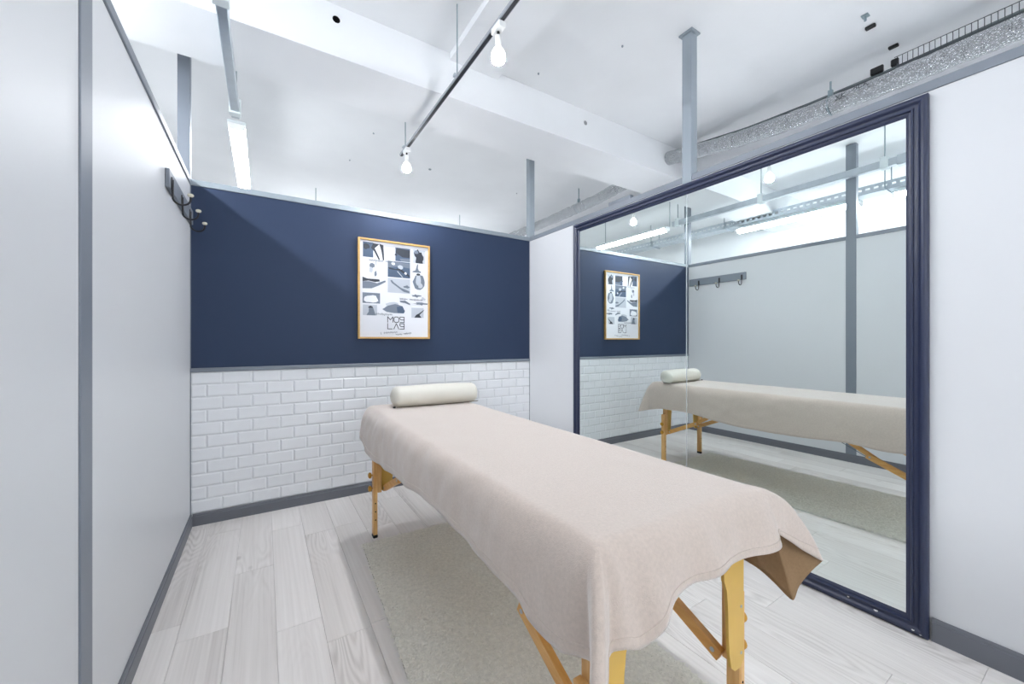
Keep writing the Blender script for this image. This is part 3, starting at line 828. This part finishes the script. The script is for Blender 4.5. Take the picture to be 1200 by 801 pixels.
# ------------------------------------------------------------------ lighting track with two bulbs
TRX = 0.85
trk = thing('lighting_track', 'grey ceiling lighting track with black slot on thin rods', 'lighting track', (TRX, 1.9, 2.42))
MB().bbox(TRX - .0125, TRX + .0125, -0.6, 2.87, 2.432, 2.448, .0015).build('track', M['trackgrey'], trk)
MB().box(TRX - .0080, TRX + .0080, -0.598, 2.868, 2.4310, 2.434).build('slot', M['trackblack'], trk)
for y in (0.95, 1.88, 2.767):
    zc = 2.783 if False else (2.559 if 2.22 < y < 2.635 else CEIL - .001)
    MB().tube([(TRX, y, 2.45), (TRX, y, zc)], .0035, 8).build('rod', M['rod'], trk)
    MB().bbox(TRX - .02, TRX + .02, y - .012, y + .012, 2.448, 2.462, .002).build('hanger', M['galv'], trk)
def track_bulb(y, label):
    t = thing('track_bulb', label, 'light bulb', (TRX, y, 2.29), 'bulbs on the lighting track')
    MB().bbox(TRX - .017, TRX + .017, y - .035, y + .035, 2.402, 2.4305, .003).build('adapter', M['whiteplastic'], t)
    MB().lathe([(0.006, -.020), (0.006, .001)], (TRX, y, 2.402), 'z', 14).build('neck', M['black'], t, smooth=True)
    MB().lathe([(0.012, .384), (0.0135, .380), (0.0135, .340), (0.012, .334)], (TRX, y, 2.0), 'z', 20).build('socket', M['whiteplastic'], t, smooth=True)
    MB().lathe([(0.0125, .334), (0.021, .325), (0.0285, .311), (0.0305, .297), (0.0290, .284)], (TRX, y, 2.0), 'z', 28).build('bulb_glass', M['bulbsoft'], t, smooth=True)
    MB().lathe([(0.0288, .2838), (0.025, .2755), (0.018, .2700), (0.009, .2674), (0.001, .2668)], (TRX, y, 2.0), 'z', 28).build('bulb_dome', M['bulb'], t, smooth=True)
    return t
track_bulb(1.455, 'lit bulb on the lighting track above the middle of the massage table')
track_bulb(2.735, 'lit bulb at the lighting track end nearest the navy board')

# ------------------------------------------------------------------ steel raceway, fluorescent lamps and added fill lamps
RX = -0.15
rw = thing('steel_raceway', 'galvanised steel raceway hung on rods above the coat hooks', 'raceway', (RX, 1.2, 2.48))
MB().bbox(RX - .021, RX + .021, -2.2, 2.99, 2.462, 2.522, .003).build('channel', M['galv'], rw)
for y in (-0.7, 0.10, 1.06, 1.985, 2.92):
    zc = CEIL - .001
    MB().tube([(RX + .0, y, 2.52), (RX, y, zc)], .0045, 8).build('rod', M['rod'], rw)
    MB().bbox(RX - .030, RX + .030, y - .025, y + .025, 2.452, 2.545, .003).build('clamp', M['whitemetal'], rw)
MB().bbox(RX - .028, RX + .028, 0.93, 0.985, 2.45, 2.53, .003).build('junction_box', M['galv'], rw)

def tube_lamp(x, y0, y1, z, label, group, rods=(), glow='tube'):
    t = thing('fluorescent_lamp', label, 'lamp', (x, (y0 + y1) / 2, z), group)
    MB().bbox(x - .049, x + .049, y0, y1, z + .026, z + .046, .003).build('base_plate', M['whitemetal'], t)
    prof_ = [(x - .045, z + .026), (x - .040, z + .010), (x - .030, z - .006), (x - .014, z - .014), (x + .014, z - .014), (x + .030, z - .006), (x + .040, z + .010), (x + .045, z + .026)]
    m_ = MB(); m_.prism(prof_, 'y', y0 + .012, y1 - .012); m_.build('diffuser', M[glow], t)
    prof2 = [(x - .047, z + .027), (x - .046, z + .009), (x - .037, z - .008), (x - .018, z - .016), (x + .018, z - .016), (x + .037, z - .008), (x + .046, z + .009), (x + .047, z + .027)]
    for ya in (y0, y1 - .012):
        m_ = MB(); m_.prism(prof2, 'y', ya, ya + .012); m_.build('end_cap', M['whiteplastic'], t)
    for y in rods:
        MB().tube([(x, y, z + .045), (x, y, CEIL - .001)], .0045, 8).build('rod', M['rod'], t)
    return t
tube_lamp(RX, 3.06, 4.25, 2.440, 'lit batten lamp beyond the navy partition, in line with the raceway', 'fluorescent lamps', (3.03, 4.1))
def fill_tube(x, y0, y1, z, label, glow='bare'):  # added tube, kept out of view, to brighten the room
    t = thing('fill_tube_lamp', label, 'lamp', (x, (y0 + y1) / 2, z), 'added fill tubes outside the cubicle')
    MB().tube([(x, y0 + .03, z), (x, y1 - .03, z)], .0165, 16).build('tube', M[glow], t, smooth=True)
    for y in (y0, y1):
        MB().bbox(x - .018, x + .018, y - .03, y + .03, z - .02, z + .02, .004).build('end_cap', M['whiteplastic'], t)
        MB().tube([(x, y, z + .02), (x, y, CEIL - .001)], .0045, 8).build('rod', M['rod'], t)
tube_lamp(3.351, 0.2, 1.4, 1.93, 'added unseen fill batten lamp under the foil pipe, behind the near half of the mirror', 'fluorescent lamps', (), 'corridor_fill')  # three lamps added out of sight so their bounce lifts the ceiling
tube_lamp(3.351, 1.6, 2.8, 1.93, 'added unseen fill batten lamp under the foil pipe, below the beam', 'fluorescent lamps', (), 'corridor_fill')
tube_lamp(3.351, -1.2, 0.0, 1.93, 'added unseen fill batten lamp under the wire basket, behind the bare white panel', 'fluorescent lamps', (), 'corridor_fill')
fill_tube(0.50, 5.0, 6.2, 2.05, 'added bare fill tube beyond the navy partition, on the coat hook side', 'tube')  # far pair added out of view to brighten the ceiling beyond
fill_tube(2.30, 5.0, 6.2, 2.05, 'added bare fill tube beyond the navy partition, on the mirror side', 'tube')
fill_tube(0.45, -2.9, -1.7, 1.85, 'added bare fill tube hung beyond the open end of the cubicle, on the coat hook side')
fill_tube(1.75, -2.9, -1.7, 1.85, 'added bare fill tube hung beyond the open end of the cubicle, on the mirror side')
# perforated cable tray along the outer left wall with lamps below it
tx = -1.0
tray = thing('cable_tray', 'perforated steel cable tray behind the coat hook partition', 'cable tray', (tx, 1.5, 2.5))
ty0, ty1 = -2.2, 4.6
MB().box(tx - .08, tx + .08, ty0, ty1, 2.508, 2.511).build('tray_floor', M['galv'], tray)
for sx in (-1, 1):
    xa = tx + sx * .08; x0, x1 = sorted((xa, xa + sx * .003))
    m_ = MB(); m_.box(x0, x1, ty0, ty1, 2.508, 2.532); m_.box(x0, x1, ty0, ty1, 2.562, 2.590)
    y = ty0
    while y < ty1:
        m_.box(x0, x1, y, y + .028, 2.532, 2.562); y += .062
    m_.build('tray_side', M['galv'], tray)
m_ = MB()
for i, (ox, r_) in enumerate(((-.05, .012), (-.02, .009), (.01, .013), (.045, .010))):
    m_.tube([(tx + ox + .006 * math.sin(q * 1.7 + i), ty0 + (ty1 - ty0) * q / 20, 2.511 + r_) for q in range(21)], r_, 6)
m_.build('cable', M['traydark'], tray, smooth=True)
for y in (-1.2, 0.0, 1.25, 2.78, 3.9):
    MB().tube([(tx - .095, y, 2.515), (tx - .095, y, CEIL - .001)], .0045, 8).build('rod', M['rod'], tray)
    MB().tube([(tx + .095, y, 2.515), (tx + .095, y, CEIL - .001)], .0045, 8).build('rod', M['rod'], tray)
    MB().bbox(tx - .11, tx + .11, y - .015, y + .015, 2.496, 2.508, .002).build('bracket', M['galv'], tray)
tube_lamp(tx, 1.45, 2.66, 2.444, 'lit fluorescent batten lamp below the cable tray, at the coat rack', 'fluorescent lamps', (), 'traylamp')
tube_lamp(tx, 0.01, 1.21, 2.444, 'lit fluorescent batten lamp below the cable tray, beside the grey post', 'fluorescent lamps', (), 'traylamp')

# ------------------------------------------------------------------ foil wrapped pipe on the right
PXX = 3.056
pts = []
for y, z in ((-3.1, 2.575), (0, 2.575), (0.4, 2.572), (0.9, 2.570), (1.3, 2.588), (1.6, 2.612), (1.9, 2.655), (2.215, 2.708)):
    pts.append((y, z))
def smooth_path(pp_, step=.03):
    out = []
    for (a, b) in zip(pp_[:-1], pp_[1:]):
        n_ = max(1, int((b[0] - a[0]) / step))
        for i in range(n_): out.append((a[0] + (b[0] - a[0]) * i / n_, a[1] + (b[1] - a[1]) * i / n_))
    out.append(pp_[-1]); return out
pipe = thing('foil_pipe', 'crinkled foil wrapped pipe with hand marking above the mirror partition', 'pipe', (PXX, 1, 2.5))
def pipe_mesh(path):
    m_ = MB(); rg = random.Random(5)
    path = smooth_path(path)
    m_.tube([(PXX, y, z) for y, z in path], [0.055 + rg.uniform(-.0035, .0035) for _ in path], 20)
    return m_.build('pipe_run', M['foil'], pipe, smooth=80)
pipe_mesh(pts)
pipe_mesh([(2.64, 2.66), (3.1, 2.615), (3.8, 2.60), (6.5, 2.60)])
for y, z in ((-1.5, 2.575), (1.03, 2.575), (3.4, 2.61), (4.4, 2.60)):
    MB().tube([(PXX, y, z + .05), (PXX, y, z + .155 if y == 1.03 else CEIL - .001)], .006, 8).build('rod', M['rod'], pipe)
    m_ = MB(); m_.tube([(PXX + .058 * math.cos(a), y, z + .058 * math.sin(a)) for a in [i * math.pi / 12 for i in range(25)]], .0022, 6); m_.build('clamp', M['rod'], pipe)
    MB().bbox(PXX - .012, PXX + .012, y - .012, y + .012, z + .056, z + .10, .002).build('clamp_nut', M['rod'], pipe)
# marker writing on the pipe, read along -y
def on_pipe(u, v):
    a = math.radians(170) + v / 0.0605
    y = 0.985 - u; z = 2.572
    return (PXX + .0605 * math.cos(a), y, z + .0605 * math.sin(a))
def glyphs(txt, u, h):
    G = {'X': [[(0, 0), (.6, 1)], [(.6, 0), (0, 1)]], 'K': [[(0, 0), (0, 1)], [(.6, 0), (0, .5), (.6, 1)]], 'A': [[(0, 1), (.3, 0), (.6, 1)], [(.12, .65), (.48, .65)]], 'L': [[(0, 0), (0, 1), (.5, 1)]]}
    out = []
    for ch_ in txt:
        for ln in G[ch_]: out.append([(u + a * h, b * h - h / 2) for a, b in ln])
        u += h * .85
    return out
strokes('marking', glyphs('XK', 0.00, .034), .0045, pipe, M['wire'], on_pipe)
strokes('marking', [[(a, b - .018) for a, b in l_] for l_ in glyphs('ALK', 0.085, .030)], .0045, pipe, M['wire'], on_pipe)

# wire basket and cables running above the pipe
wbk = thing('wire_basket', 'thin wire cable basket running along above the foil pipe', 'cable basket', (3.20, 0.6, 2.66))
m_ = MB()
for (x, z) in ((3.14, 2.690), (3.14, 2.745), (3.20, 2.690), (3.26, 2.690), (3.26, 2.745)):
    m_.tube([(x, -3.0, z), (x, 0.75, z)], .0022, 5)
y = -1.0
while y < 0.75:
    m_.tube([(3.14, y, 2.745), (3.14, y, 2.690), (3.26, y, 2.690), (3.26, y, 2.745)], .0018, 5)
    y += .022
m_.build('wire_mesh', M['wire'], wbk)
for i, (x, z0) in enumerate(((3.143, 2.678), (3.158, 2.692), (3.18, 2.704))):
    m_ = MB()
    m_.tube([(x, -2.9, z0 + .03), (x, .3, z0 + .01), (x, .8, z0 + .0), (x, 1.2, z0 + .008), (x, 1.6, z0 + .03), (x, 2.0, z0 + .08), (x, 2.21, z0 + .108)], .006 + .001 * i, 6)
    m_.build('cable', M['wire'] if i != 1 else M['traydark'], wbk, smooth=True)

# small fixings on the ceiling
def clip(x, y, label, rz):
    t = thing('cable_clip', label, 'clip', (x, y, CEIL - .02), 'black clips on the ceiling')
    t2 = MB(); t2.bbox(x - .012, x + .012, y - .022, y + .022, CEIL - .016, CEIL - .0005, .003); t2.build('clip_body', M['black'], t)
clip(2.852, .779, 'black cable clip on the bare white ceiling', 0)
clip(3.157, .758, 'black cable clip on the ceiling beside the wire basket', 0)
for (y, s) in ((0.83, .03), (0.75, .017)):
    MB().bbox(3.138, 3.16, y - s, y + s, 2.700, 2.74, .004).build('cable_tie_block', M['black'], wbk)
t = thing('ceiling_anchor', 'small T-shaped zinc anchor on the ceiling near black clip', 'anchor', (2.74, .77, CEIL - .03))
MB().tube([(2.74, .77, CEIL - .03), (2.74, .77, CEIL - .001)], .006, 8).build('stud', M['rod'], t)
MB().bbox(2.722, 2.758, .755, .785, CEIL - .006, CEIL - .0005, .001).build('washer', M['rod'], t)
def sleeve(x, z, r, dark, label):
    t = thing('beam_sleeve', label, 'sleeve', (x, 2.22, z))
    m_ = MB(); n_ = 28
    ro, ri = r * 1.12, r
    ring = lambda rad, y: [(x + rad * math.cos(2 * math.pi * k_ / n_), y, z + rad * math.sin(2 * math.pi * k_ / n_)) for k_ in range(n_)]
    v = ring(ro, 2.2195) + ring(ro, 2.2175) + ring(ri, 2.2175) + ring(ri * .98, 2.2192)
    f = []
    for a in range(3):
        for k_ in range(n_): f.append((a * n_ + k_, a * n_ + (k_ + 1) % n_, (a + 1) * n_ + (k_ + 1) % n_, (a + 1) * n_ + k_))
    m_.add(v, f); m_.build('rim', M['outer'], t, smooth=True)
    m_ = MB(); m_.add(ring(ri, 2.2190), [tuple(range(n_))]); m_.build('hole', M['holedark'] if dark else M['concrete'], t)
sleeve(0.318, 2.752, .019, True, 'dark round sleeve hole in the beam near the raceway')
sleeve(2.062, 2.731, .017, False, 'grey plugged sleeve hole in the beam above the mirror corner')
for (x, y, r_, where) in ((0.78, 3.42, .007, 'just past the lighting track end'), (1.43, 3.83, .014, 'wide one beyond the navy partition'), (0.70, 4.05, .006, 'between the batten lamp and the track end'),
                          (1.80, 1.62, .006, 'between the mirror post and the lighting track'), (1.52, 2.08, .006, 'close to the beam face'), (2.53, 3.9, .006, 'past the partition corner post')):
    t = thing('ceiling_stub', 'small grey anchor stub on the ceiling, ' + where, 'anchor', (x, y, CEIL - .006), 'grey anchor stubs on the ceiling')
    MB().lathe([(r_ * .6, -.010), (r_, -.006), (r_, -.0005)], (x, y, CEIL), 'z', 12).build('stub', M['lightgrey'], t)
# grey duct offcut standing on the right partition's cap
tag(MB().bbox(2.098, 2.135, 1.82, 2.02, H + .001, 2.072, .003).build('cable_duct', M['grey']), 'short grey cable duct above the mirror corner beside the beam', 'cable duct')
